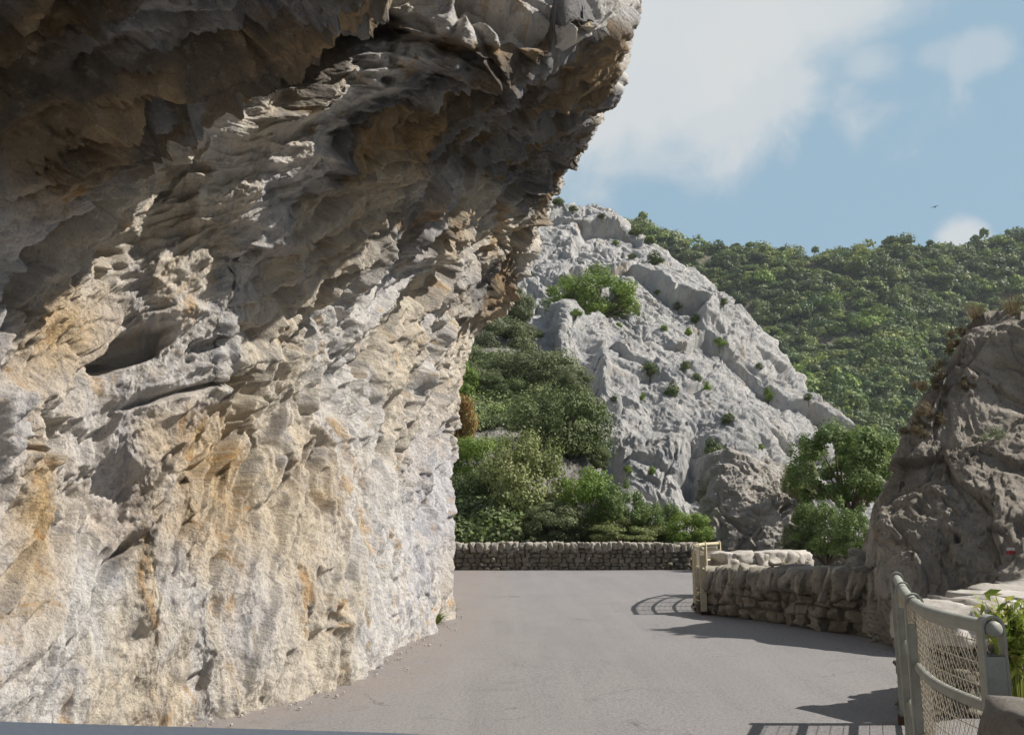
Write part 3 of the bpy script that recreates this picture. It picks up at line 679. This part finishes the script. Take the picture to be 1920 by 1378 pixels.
# big shaded boulder on the right: columns left -> right, rows foot -> top -> back
Cc = [
 [(1635, 1180, 10.6), (1630, 1130, 10.9), (1630, 1090, 11.3), (1630, 1065, 11.8), (1630, 1060, 12.6)],
 [(1665, 1195, 10.1), (1640, 1090, 10.6), (1640, 1000, 11.2), (1652, 925, 11.8), (1660, 960, 12.8)],
 [(1690, 1195, 9.7), (1650, 1060, 10.3), (1640, 920, 11.0), (1682, 810, 11.7), (1690, 890, 12.8)],
 [(1770, 1190, 9.2), (1745, 1040, 9.9), (1725, 850, 10.8), (1735, 700, 11.7), (1745, 800, 13.0)],
 [(1850, 1180, 9.0), (1840, 1020, 9.7), (1820, 790, 10.8), (1815, 606, 11.7), (1830, 740, 13.2)],
 [(1960, 1180, 8.4), (1960, 1000, 9.4), (1960, 780, 10.6), (1925, 590, 11.6), (1930, 740, 13.4)],
 [(2150, 1170, 8.3), (2150, 950, 9.3), (2140, 720, 10.5), (2120, 600, 11.4), (2100, 720, 13.6)],
 [(2450, 1150, 8.3), (2450, 900, 9.3), (2440, 660, 10.5), (2400, 560, 11.4), (2350, 560, 13.8)],
]
W = []
for c_ in Cc:
    r = [P(*q) for q in c_]; r[0][2] = -.1; b = r[-1].copy()+np.array([.3, 1.2, 0]); b[2] *= .4; b2 = b.copy()+np.array([.2, .8, 0]); b2[2] = -.3
    W.append(r+[b, b2])
W = [[W[0][k]*1.0+np.array([.25, 1.2, 0])*(0 < k < 6)*1.0 for k in range(7)]]+W
BR = blob_rock('boulder', W, [20, 60, 70, 80, 80, 80, 50, 40], [80, 90, 90, 50, 30, 20], M['grey_rock'], 1.8, .20, 500,
               'huge shaded grey brown boulder rising behind the roadside wall on the right', 'boulder')
Cc = [
 [(1318, 1045, 30.0), (1318, 1010, 30.5), (1325, 985, 30.9), (1330, 960, 31.5)],
 [(1345, 1060, 28.8), (1338, 1000, 29.4), (1345, 930, 30.3), (1352, 880, 31.5)],
 [(1400, 1060, 28.2), (1395, 990, 28.8), (1395, 915, 30.0), (1400, 868, 31.5)],
 [(1460, 1060, 27.9), (1455, 1000, 28.5), (1450, 930, 30.0), (1450, 880, 31.5)],
 [(1520, 1060, 27.6), (1510, 1020, 28.5), (1500, 965, 29.7), (1490, 925, 31.2)],
 [(1580, 1065, 27.3), (1570, 1050, 27.9), (1555, 1015, 29.1), (1535, 985, 30.6)],
 [(1640, 1070, 27.3), (1630, 1062, 27.9), (1620, 1050, 28.8), (1600, 1035, 30.3)],
]
W = []
for c_ in Cc:
    r = [P(*q) for q in c_]; r[0][2] = -1.5; b = r[-1].copy()+np.array([.5, 1.2, -1.2]); b2 = b+np.array([.4, .8, -3])
    W.append(r+[b, b2])
blob_rock('rock_outcrop', W, [40, 50, 50, 50, 50, 40], [80, 80, 70, 30, 14], M['mid_rock'], 2.0, .42, 600,
          'brown weathered rock outcrop behind the far railing, below the white mountain', 'rock')
bpy.context.view_layer.update()

tree_px('tree', 'fig3', 1590, 885, 215, 200, 26, 'leafy green tree growing between the brown outcrop and the big boulder', 'tree')
tree_px('tree', 'bright2', 1620, 850, 120, 110, 30, 'bright green tree crown peeping out behind the big boulder', 'tree')
tree_px('shrub', 'fig1', 1610, 1010, 120, 130, 22, 'dark green shrub at the left foot of the big boulder', 'shrub')
tree_px('shrub', 'fig2', 1550, 1000, 130, 150, 24, 'leafy bush filling the gap under the green tree beside the big boulder', 'shrub')
tree_px('shrub', 'olive2', 1500, 900, 70, 110, 29, 'pale green bush on the right shoulder of the brown outcrop', 'shrub')
tree_px('shrub', 'mid1', 1495, 1015, 70, 80, 25, 'thin green shrub on the brown outcrop', 'shrub')
tree_px('shrub', 'olive1', 1470, 940, 60, 100, 31, 'pale grass like shrub on top of the brown outcrop', 'shrub')

# ------------------------------------------------------------------ dry stone walls
def cube_grid(n=4):
    V = {}; Fq = []
    def vid(p):
        k = tuple(np.round(p, 5)); V.setdefault(k, len(V)); return V[k]
    g = np.linspace(-1, 1, n+1)
    for ax in range(3):
        for s in (-1, 1):
            for i in range(n):
                for j in range(n):
                    q = []
                    for (a, b) in ((0, 0), (1, 0), (1, 1), (0, 1)):
                        p = [0, 0, 0]; p[ax] = s; p[(ax+1) % 3] = g[i+a]; p[(ax+2) % 3] = g[j+b]; q.append(vid(p))
                    Fq.append(q if s > 0 else q[::-1])
    Va = np.array(list(V.keys())); return Va, np.array(Fq)
CG, CF = cube_grid(5)
def stone(mb, c, ax, size, seed, rnd=.35, rough=.12):
    """ax: 3x3 rows = local axes, size = half extents"""
    V = CG.copy(); r = np.linalg.norm(V, axis=1)[:, None]; V = V*(1-rnd)+V/r*rnd*1.25
    V = V+rough*np.stack([vnoise(CG*1.1+seed*7.7+k*31, 5+k)+.45*vnoise(CG*3.1+seed*3.3+k*11, 15+k) for k in range(3)], -1)
    mb.add(c+(V*size)@ax, CF)
def RT(t, n, a):
    up = np.array([0, 0, 1.]); return np.array([t*math.cos(a)+up*math.sin(a), n, -t*math.sin(a)+up*math.cos(a)])
def resample(pts, step):
    pts = np.asarray(pts, float); L_ = np.concatenate([[0], np.cumsum(np.linalg.norm(np.diff(pts, axis=0), axis=1))])
    n = max(2, int(L_[-1]/step)); s = np.linspace(0, L_[-1], n); return np.stack([np.interp(s, L_, pts[:, k]) for k in range(pts.shape[1])], -1), L_[-1]
def smooth_path(pts, k=12): return crom(np.array(pts, float), [k]*(len(pts)-1), 0)
def stone_wall(name, path, h, thick, label, course=.13, slen=.24, cw=.16, ch=.26, lean=.2, copmat='coping', z0=0.0, big=1.0):
    """path: (x,y) points; h total height (number or list along the path)"""
    rng = np.random.default_rng(hash_(label)); pts = smooth_path(path); P2, LL = resample(pts, .02)
    S = np.linspace(0, LL, len(P2)); hh = np.interp(S, np.linspace(0, LL, len(np.atleast_1d(h))), np.atleast_1d(h))
    T = np.gradient(P2, axis=0); T /= np.linalg.norm(T, axis=1)[:, None]
    def fr(s):
        i = min(len(P2)-1, max(0, int(s/LL*(len(P2)-1)))); t = np.array([T[i][0], T[i][1], 0]); n = np.array([-t[1], t[0], 0]); return np.array([P2[i][0], P2[i][1], z0]), t, n, hh[i]
    e = empty(name, (P2[0][0], P2[0][1], z0), label, 'wall'); off = np.array([P2[0][0], P2[0][1], z0])
    core = MB(); secs = []
    for s in np.linspace(0.04, LL-.04, max(2, int(LL/.2))):
        p, t, n, H = fr(s); a = thick*.5-.035; secs.append([p+n*a-np.array([0, 0, .1])-off, p-n*a-np.array([0, 0, .1])-off, p-n*a+np.array([0, 0, H-ch*.6])-off, p+n*a+np.array([0, 0, H-ch*.6])-off])
    strip(core, None, secs); link('mortar_core', core.mesh('mortar_core', M['mortar'], False), e)
    mb = MB(); k = 0; Hm = hh.max()-ch*.75; z = 0.0
    while z < Hm-.03:
        c_h = course*(.65+.75*rng.random()); c_h = min(c_h, Hm-z+.02); s = -rng.random()*.1
        while s < LL:
            l = slen*(.5+1.0*rng.random()); sc = min(max(s+l/2, 0.01), LL); p, t, n, H = fr(sc)
            if z+c_h*.5 < H-ch*.6:
                hx = max(.03, l/2-.008)
                if s+l > LL+.05: l = LL-s; hx = l/2
                jit = rng.normal()*.012
                hsc = c_h*(.5+.06*rng.normal())
                stone(mb, p+n*jit+np.array([0, 0, z+c_h/2+rng.normal()*.008])-off, RT(t, n, rng.normal()*.09), np.array([hx*.93, thick*.5+.03*rng.random(), max(.03, hsc-.002)]), k*1.37, .20, .24)
            s += l; k += 1
        z += c_h
    link('masonry', mb.mesh('masonry', M['stone'], True), e)
    mb = MB(); s = 0.0
    while s < LL-.03:
        l = cw*(.7+.7*rng.random()); p, t, n, H = fr(s+l/2); a = lean+rng.normal()*.07
        up = np.array([0, 0, 1.]); t2 = t*math.cos(a)+up*math.sin(a); u2 = -t*math.sin(a)+up*math.cos(a)
        hh2 = ch*(.75+.5*rng.random())
        stone(mb, p+up*(H-hh2*.46+rng.normal()*.012)+n*rng.normal()*.015-off, np.array([t2, n, u2]), np.array([l/2*.98, thick*.5+.01+.07*rng.random(), hh2*.5]), k*2.1+.3, .34 if copmat == 'coping' else .2, .26); k += 1
        s += l
    link('coping', mb.mesh('coping', M[copmat], True), e)
    return e
def gxy(px, py): return tuple(G(px, py)[:2])
yF = G(1000, 1068)[1]
stone_wall('stone_wall', [(-9, yF+1.2), (-5, yF+.35), (G(840, 1068)[0], yF), (G(1060, 1069)[0], yF+.05), (G(1250, 1066)[0]+.1, yF+.1), (G(1290, 1064)[0], yF+.9)], [.74, .74, .74, .78, .78, .74], .42,
           'low rubble stone wall closing the far side of the bend', course=.12, slen=.22, cw=.17, ch=.22, lean=.05)
nA = gxy(1312, 1150); nB = gxy(1450, 1168); nC = gxy(1600, 1192)
stone_wall('stone_wall', [(nA[0]+.18, nA[1]+.15), (nB[0]+.2, nB[1]+.1), (nC[0]+.2, nC[1]+.2), (nC[0]+1.1, nC[1]-.5)], [.68, .72, .78, .85], .42,
           'mossy rubble wall with leaning coping stones between far railing and big boulder', course=.14, slen=.24, cw=.15, ch=.36, lean=-.42, copmat='coping')
p1 = P(1345, 1048, 17.0); p2 = P(1440, 1040, 17.6); p3 = P(1500, 1040, 18.5)
stone_wall('stone_wall', [tuple(p1[:2]), tuple(p2[:2]), tuple(p3[:2])], .80, .5, 'short sunlit wall with pale smooth coping behind the far railing', cw=.38, ch=.26, lean=.02, copmat='pale_coping')

# foreground walls either side of the near railing
a1 = gxy(1690, 1352); b1 = P(1735, 1128, 6.5); b2 = P(1930, 1112, 7.3)
stone_wall('stone_wall', [(3.02, 6.72), (3.5, 6.95), (4.2, 7.5), (5.3, 8.2)], [.76, .80, .84, .86], .46,
           'sunlit pale coped stone wall just behind the near railing', course=.16, slen=.3, cw=.34, ch=.28, lean=.05, copmat='pale_coping')
stone_wall('stone_wall', [(1.66, 3.02), (2.0, 3.02), (2.6, 2.85), (3.2, 2.4)], [.74, .86, .88, .84], .42,
           'rough stone wall end in the lower right corner beside the near railing', course=.2, slen=.34, cw=.24, ch=.30, lean=.1, copmat='mid_rock')

# ------------------------------------------------------------------ curved steel railings with wire mesh
def railing(path, posts, H, mat, label, rr=.029):
    pts = smooth_path(path, 14); P2, LL = resample(pts, .02); T = np.gradient(P2, axis=0); T /= np.linalg.norm(T, axis=1)[:, None]
    def fr(s):
        x = np.clip(s/LL, 0, 1)*(len(P2)-1); i = int(x); t = T[i]; return np.array([P2[i][0], P2[i][1], 0]), np.array([t[0], t[1], 0]), np.array([-t[1], t[0], 0])
    e = empty('railing', (P2[0][0], P2[0][1], 0), label, 'railing', 'steel railings in the gaps of the roadside wall'); off = np.array([P2[0][0], P2[0][1], 0])
    hs = [H-.05, H*.66, H*.34, .06]
    for k, h in enumerate(hs):
        mb = MB(); q = []
        for s_ in np.linspace(-.035, LL+.035, 50):
            p, t, n = fr(s_); ex = min(0, s_)+max(0, s_-LL); q.append(p+t*ex+np.array([0, 0, h])-off)
        tube(mb, q, rr if k == 0 else rr*(.78 if k < 3 else .5), 14); link('rail' if k < 3 else 'bottom_bar', mb.mesh('rail', mat), e)
    for f in posts:
        p, t, n = fr(f*LL); w_ = .026; th = .009; r0 = rr+.006
        sec = []; prof = []
        for z_ in np.linspace(.03, H-.05, 12): prof.append((r0, z_, 1, 0))
        for a in np.linspace(0, math.pi, 14)[1:-1]: prof.append((r0*math.cos(a), H-.05+r0*math.sin(a)*1.15, math.cos(a), math.sin(a)))
        for z_ in np.linspace(H-.05, .03, 12): prof.append((-r0, z_, -1, 0))
        for (a, z_, na, nz) in prof:
            c = p+n*a+np.array([0, 0, z_])-off; nn_ = n*na+np.array([0, 0, nz])
            sec.append([c-t*w_, c+t*w_, c+t*w_+nn_*th, c-t*w_+nn_*th])
        mb = MB(); strip(mb, None, sec)
        for sg in (-1, 1):                                     # web plates closing the channel
            q = [p+n*a_*(r0-.001)+t*(sg*.022+b_*.003)-off+np.array([0, 0, z_]) for z_ in (.05, H-.15) for (a_, b_) in ((-1, -1), (1, -1), (1, 1), (-1, 1))]
            mb.add(q, [(0, 1, 2, 3), (4, 5, 6, 7), (0, 1, 5, 4), (1, 2, 6, 5), (2, 3, 7, 6), (3, 0, 4, 7)])
        po = link('post', mb.mesh('post', mat, False), e)
        mb = MB()
        for sg in (-1, 1):
            c = p+n*sg*(r0+.004)-off; h_ = .05
            mb.add([c+t*a*h_+n*b*.02+np.array([0, 0, z_]) for z_ in (0, .05) for (a, b) in ((-1, -1), (1, -1), (1, 1), (-1, 1))],
                   [(0, 1, 2, 3)[::-1], (4, 5, 6, 7), (0, 1, 5, 4), (1, 2, 6, 5), (2, 3, 7, 6), (3, 0, 4, 7)])
        link('foot', mb.mesh('foot', M['rust'], False), po)
    mb = MB(); step = .034; rad = .0013; top, bot = H-.09, .08; hh = top-bot
    def along(s0, s1, z0, z1, k, r):
        q = []
        for f in np.linspace(0, 1, k):
            p, t, n = fr(s0+(s1-s0)*f); q.append(p+np.array([0, 0, z0+(z1-z0)*f])-off)
        tube(mb, q, r, 4, False)
    sl = .62*hh; s0 = -sl
    while s0 < LL:
        for sg in (1, -1):
            a, b = (s0, s0+sl); za, zb = (bot, top) if sg > 0 else (top, bot)
            fa = max(0, (0-a)/sl); fb = min(1, (LL-a)/sl)
            if fb > fa: along(a+fa*sl, a+fb*sl, za+(zb-za)*fa, za+(zb-za)*fb, 9, rad)
        s0 += step
    z_ = bot
    while z_ < top+.01: along(0, LL, z_, z_, 40, .0026); z_ += .083
    link('mesh_panel', mb.mesh('mesh_panel', M['wire'], True), e)
    return e
railing([(2.89, 13.75), (2.96, 14.6), (3.14, 15.5), (3.5, 16.6), (4.0, 17.5)], [0, .18, .36, .55, .78, 1.0], 1.02, M['cream'],
        'cream painted curved railing at the far side gap beside the mossy wall')
railing([(2.72, 6.42), (2.24, 5.2), (1.93, 4.35), (1.82, 3.9), (1.80, 3.45)], [0.0, .37, .66, 1.0], 1.02, M['steel'],
        'grey green curved railing close by in the lower right corner')

# ------------------------------------------------------------------ small plants, trail mark, bird, dashboard
def tuft(name, base, w_, h_, mat, label, cat='grass tuft', n=160, group=None, lean=(0, 0), seed=1, wid=.012):
    rng = np.random.default_rng(seed); mb = []; Fq = []; V = []
    for k in range(n):
        a = rng.random()*6.28; r = rng.random()**.6; d = np.array([math.cos(a), math.sin(a), 0]); p = d*r*w_*.3
        h = h_*(.5+.6*rng.random()); out = d*w_*.5*(.3+rng.random())*r+np.array([lean[0], lean[1], 0])*h
        sd = np.array([-d[1], d[0], 0])*wid*(.6+.8*rng.random()); i = len(V)
        V += [p-sd, p+sd, p+out*.45+sd*.8+[0, 0, h*.6], p+out*.45-sd*.8+[0, 0, h*.6], p+out*1.2+[0, 0, h*(1-.25*rng.random())]]
        Fq += [(i, i+1, i+2, i+3), (i+3, i+2, i+4, i+4)]
    V = np.array(V); me = bpy.data.meshes.new(name); me.from_pydata(V.tolist(), [], [tuple(dict.fromkeys(f)) for f in Fq]); me.materials.append(M[mat])
    o = link(name, me, None, tuple(float(x) for x in base), label=label, category=cat)
    if group: o['group'] = group
    return o
for (x, y, s_, lab) in [(432, 1322, .17, 'small green weed at the cliff foot in the foreground'), (785, 1180, .16, 'left weed of the row at the foot of the cliff corner'),
                        (806, 1168, .20, 'middle weed of the row at the foot of the cliff corner'), (828, 1156, .22, 'right weed of the row at the foot of the cliff corner')]:
    tuft('grass_tuft', G(x, y), s_*2.2, s_, 'grass', lab, 'weed', 120, 'weeds at the cliff foot', (0, 0), x)
for k, (x, y, w_, h_, mt, lab) in enumerate([
    (1745, 735, .40, .22, 'dry', 'dry tan grass tuft on the upper left shoulder of the big boulder'),
    (1740, 780, .45, .22, 'dry', 'brown dry grass cushion at the left edge of the big boulder'),
    (1722, 800, .40, .20, 'dry', 'dry grass lowest on the left edge of the big boulder'),
    (1762, 690, .45, .22, 'dry', 'dry grass cushion below the boulder top, left side'),
    (1815, 715, .25, .20, 'dry', 'reddish dry tuft in the middle of the boulder face'),
    (1800, 640, .4, .22, 'dry', 'dry grass just under the sunlit boulder top'),
    (1830, 598, .4, .35, 'dry', 'tall dry grass stalks on the very top of the boulder'),
    (1900, 590, .4, .45, 'dry', 'tallest dry grass stalks at the top right of the boulder'),
    (1860, 835, .5, .26, 'sage', 'pale green sage like cushion on the boulder face')]):
    p, nr = hit(BR, x, y)
    if p is None: p, nr = hit(BR, x, y+14)
    if p is None: continue
    if k in (6, 7): tuft('grass_tuft', p-nr*.03, w_*.8, h_*.75, mt, lab, 'grass tuft', 160, 'tufts growing on the big boulder', (nr[0]*.3, nr[1]*.3), 40+k, .003); continue
    rng = np.random.default_rng(60+k); n = 2600; nb = 9
    B = rng.normal(size=(nb, 3))*np.array([w_*.28, w_*.22, w_*.22]); q = rng.integers(0, nb, n); D = rng.normal(size=(n, 3)); D /= np.linalg.norm(D, axis=1)[:, None]
    C = B[q]+D*(w_*.17*rng.random(n)**.5)[:, None]; Nn = D+rng.normal(size=(n, 3))*.5; Nn /= np.linalg.norm(Nn, axis=1)[:, None]
    V, Fq = leaf_quads(rng, C, Nn, .034, .22)
    o = link('grass_tuft', mesh_np('grass_tuft', V, Fq, M[mt], False), None, tuple(float(c_) for c_ in p-nr*.02), label=lab, category='grass tuft', group='tufts growing on the big boulder')
# leafy yellow green plant behind the near railing
def leafy(base, w_, h_, label, seed):
    rng = np.random.default_rng(seed); e = empty('leafy_plant', base, label, 'plant'); mb = MB(); C = []; Nn = []
    for k in range(26):
        a = rng.random()*6.28; d = np.array([math.cos(a), math.sin(a), 0]); tip = d*w_*.5*rng.random()+np.array([0, 0, h_*(.55+.5*rng.random())])
        tube(mb, [(0, 0, -.4), tip*.5-d*.03, tip], [.005, .004, .002], 5, False)
        for f in np.linspace(.12, 1, 16):
            C.append(tip*f+rng.normal(size=3)*.022); v = rng.normal(size=3); v[2] = abs(v[2])+.4; Nn.append(v/np.linalg.norm(v))
    V, Fq = leaf_quads(rng, np.array(C), np.array(Nn), .075, .38)
    link('foliage', mesh_np('foliage', V, Fq, M['leaf_yellow'], False), e); link('stem', mb.mesh('stem', M['leaf_yellow']), e)
M['leaf_yellow'] = mat_leaf('yellow_green_leaves', (.22, .30, .05), (.30, .36, .08), (.45, .42, .12), 6, .35)
leafy(P(1905, 1262, 4.6), .42, .36, 'yellow green leafy plant between the near railing and the pale coped wall', 3)
# red and white painted hiking trail mark on the boulder
def mark():
    for nm, y0, y1, mm in (('white_stripe', 1026.5, 1032.5, mat_plain('white_paint', (.62, .60, .57), (.5, .48, .45), 60, .7)), ('red_stripe', 1032.5, 1039, mat_plain('red_paint', (.42, .06, .05), (.30, .04, .03), 60, .7))):
        V = []; nu, nv = 14, 6
        for i in range(nu):
            for j in range(nv):
                p, nr = hit(BR, 1887+17*i/(nu-1), y0+(y1-y0)*j/(nv-1))
                if p is None: return
                if np.dot(nr, np.array([0, 0, CZ])-p) < 0: nr = -nr
                V.append(p+nr*.006)
        o = link(nm, mesh_np(nm, V, grid_faces(nu, nv), mm), BR)
mark()
# bird
def bird():
    c = P(1752, 389, 70); mb = MB()
    tube(mb, [(-.16, 0, 0), (-.08, 0, .01), (.03, 0, .012), (.12, 0, .01), (.18, 0, .012)], [.01, .035, .045, .03, .008], 8)
    m_ = mat_plain('dark_feathers', (.03, .03, .035), (.05, .045, .04), 20, .7)
    o = link('bird', mb.mesh('bird', m_), None, tuple(c), label='tiny dark bird flying in the blue sky above the forest', category='bird'); o.rotation_euler = (0, 0, .6)
    for sg in (-1, 1):
        mb = MB(); g = [(.06, 0, .02), (.09, sg*.16, .09), (.02, sg*.34, .07), (-.04, sg*.16, .085), (-.05, 0, .02)]
        V = [np.array(q) for q in g]+[np.array(q)-np.array([0, 0, .012]) for q in g]
        mb.add(V, [(0, 1, 3, 4), (5, 9, 8, 6), (1, 2, 2, 3)[:4], (0, 5, 6, 1), (4, 3, 8, 9), (1, 6, 7, 2), (2, 7, 8, 3)] if False else [(0, 1, 3, 4), (5, 9, 8, 6), (0, 5, 6, 1), (4, 3, 8, 9), (1, 6, 7, 2), (2, 7, 8, 3)])
        link('wing', mb.mesh('wing', m_, False), o)
bird()
# dashboard top of the vehicle the view is taken from
def dash():
    mb = MB(); rows = []
    yy = [.50, .56, .66, .72, .745, .75]; nx_ = 40
    for k, y in enumerate(yy):
        r = []
        for i in range(nx_):
            x = -.75+1.35*i/(nx_-1); px_, py_ = 0, 0
            zt = np.interp(x, [-.44, -.07, .0, .6], [P(0, 1349, .72)[2], P(805, 1375, .72)[2], P(960, 1390, .72)[2], P(960, 1400, .72)[2]-.03])
            z = zt-[.02, .01, .0, .0, -0.006, -.03][k]*1.0*(-1 if k == 4 else 1)
            if k >= 4: z = zt-(.006 if k == 4 else .05)
            r.append((x, y, z))
        rows.append(r)
    S = np.array(rows); m_ = mat_plain('blue_grey_dashboard', (.085, .105, .135), (.10, .12, .15), 200, .55, .0005)
    me = mesh_np('dashboard', S.reshape(-1, 3), grid_faces(len(yy), nx_), m_); o = link('dashboard', me, label='blue grey dashboard edge of the vehicle along the bottom left', category='dashboard')
    md = o.modifiers.new('solid', 'SOLIDIFY'); md.thickness = .015; md.offset = 1
dash()

# low scrub between the trees on the slope, and grit along the foot of the cliff
def scrub():
    rng = np.random.default_rng(9); me = HS.data; n = len(me.vertices); Vt = np.empty(n*3, np.float32); me.vertices.foreach_get('co', Vt); Vt = Vt.reshape(-1, 3)
    px, py = proj(Vt); ok = np.where((px > 780) & (px < 1330) & (py > 560) & (py < 1050))[0]
    m_ = fbm(Vt[ok].astype(float)/9.0, 3, 66) > -.12
    m_ |= (py[ok] > 930) & (px[ok] < 960); ok = ok[m_]; pk_ = np.concatenate([rng.choice(ok, 1500), rng.choice(ok[(py[ok] > 930) & (px[ok] < 960)], 130)]); C = []; Nn = []; TT = []
    for i_ in pk_:
        p = Vt[i_].astype(float); s_ = (.35+.65*rng.random())*(.6+p[1]/90); k = 110; D = rng.normal(size=(k, 3)); D[:, 2] = np.abs(D[:, 2]); D /= np.linalg.norm(D, axis=1)[:, None]
        C.append(p+D*s_*(.7+.35*rng.random((k, 1)))*np.array([1, 1, .9])); q = D+rng.normal(size=(k, 3))*.35; Nn.append(q/np.linalg.norm(q, axis=1)[:, None])
        c_ = np.array([(.13, .19, .06), (.19, .26, .07), (.17, .20, .10), (.24, .27, .11)][rng.integers(0, 4)])*(.75+.4*rng.random()); TT.append(np.tile(np.append(c_, 1), (k*4, 1)))
    V, Fq = leaf_quads(rng, np.concatenate(C), np.concatenate(Nn), .19, .7)
    link('scrub', mesh_np('scrub', V, Fq, M['leaf_hill'], False, {'tint': ('FLOAT_COLOR', np.concatenate(TT))}), kind='stuff', label='low green scrub covering the slope between the trees', category='scrub')
    mb = MB(); k = 0
    ys = rng.uniform(3.5, 14.2, 650)
    for y in ys:
        bx = np.interp(y, [2, 5, 6.6, 7.3, 8.7, 11, 14.1], [-4.2, -3.0, -2.1, -1.75, -1.36, -1.13, -.98]); r = .004+.014*rng.random()**5
        V = CG*.6+.3*np.stack([vnoise(CG*.9+k*3.1+q*7, 3) for q in range(3)], -1) if k < 12 else None
        if k < 12: scrub.T = getattr(scrub, 'T', []) + [V]
        V = scrub.T[k % 12] if k >= 12 else V
        mb.add(V*r*np.array([1, 1, .7])+np.array([bx+.02+abs(rng.normal())*.17, y, r*.4+.008]), CF); k += 1
    link('gravel', mb.mesh('gravel', M['pale_coping']), kind='stuff', label='loose grit and small stones along the foot of the cliff', category='gravel')
scrub()

# thin air over the valley
hz = MB(); x0, x1, y0, y1, z0, z1 = -420, 700, -20, 560, -13.5, 170
hz.add([(x0, y0, z0), (x1, y0, z0), (x1, y1, z0), (x0, y1, z0), (x0, y0, z1), (x1, y0, z1), (x1, y1, z1), (x0, y1, z1)], [(0, 3, 2, 1), (4, 5, 6, 7), (0, 1, 5, 4), (1, 2, 6, 5), (2, 3, 7, 6), (3, 0, 4, 7)])
hm = bpy.data.materials.new('haze'); hm.use_nodes = True; t = hm.node_tree; t.nodes.clear(); o = N(t, 'ShaderNodeOutputMaterial'); v = N(t, 'ShaderNodeVolumePrincipled')
v.inputs['Color'].default_value = (.80, .88, 1, 1); v.inputs['Density'].default_value = .00014; v.inputs['Anisotropy'].default_value = .2; L(t, v.outputs[0], o.inputs['Volume'])
hz.mesh('haze', hm, False); link('haze', bpy.data.meshes['haze'], kind='stuff', label='thin pale haze in the valley air', category='haze')
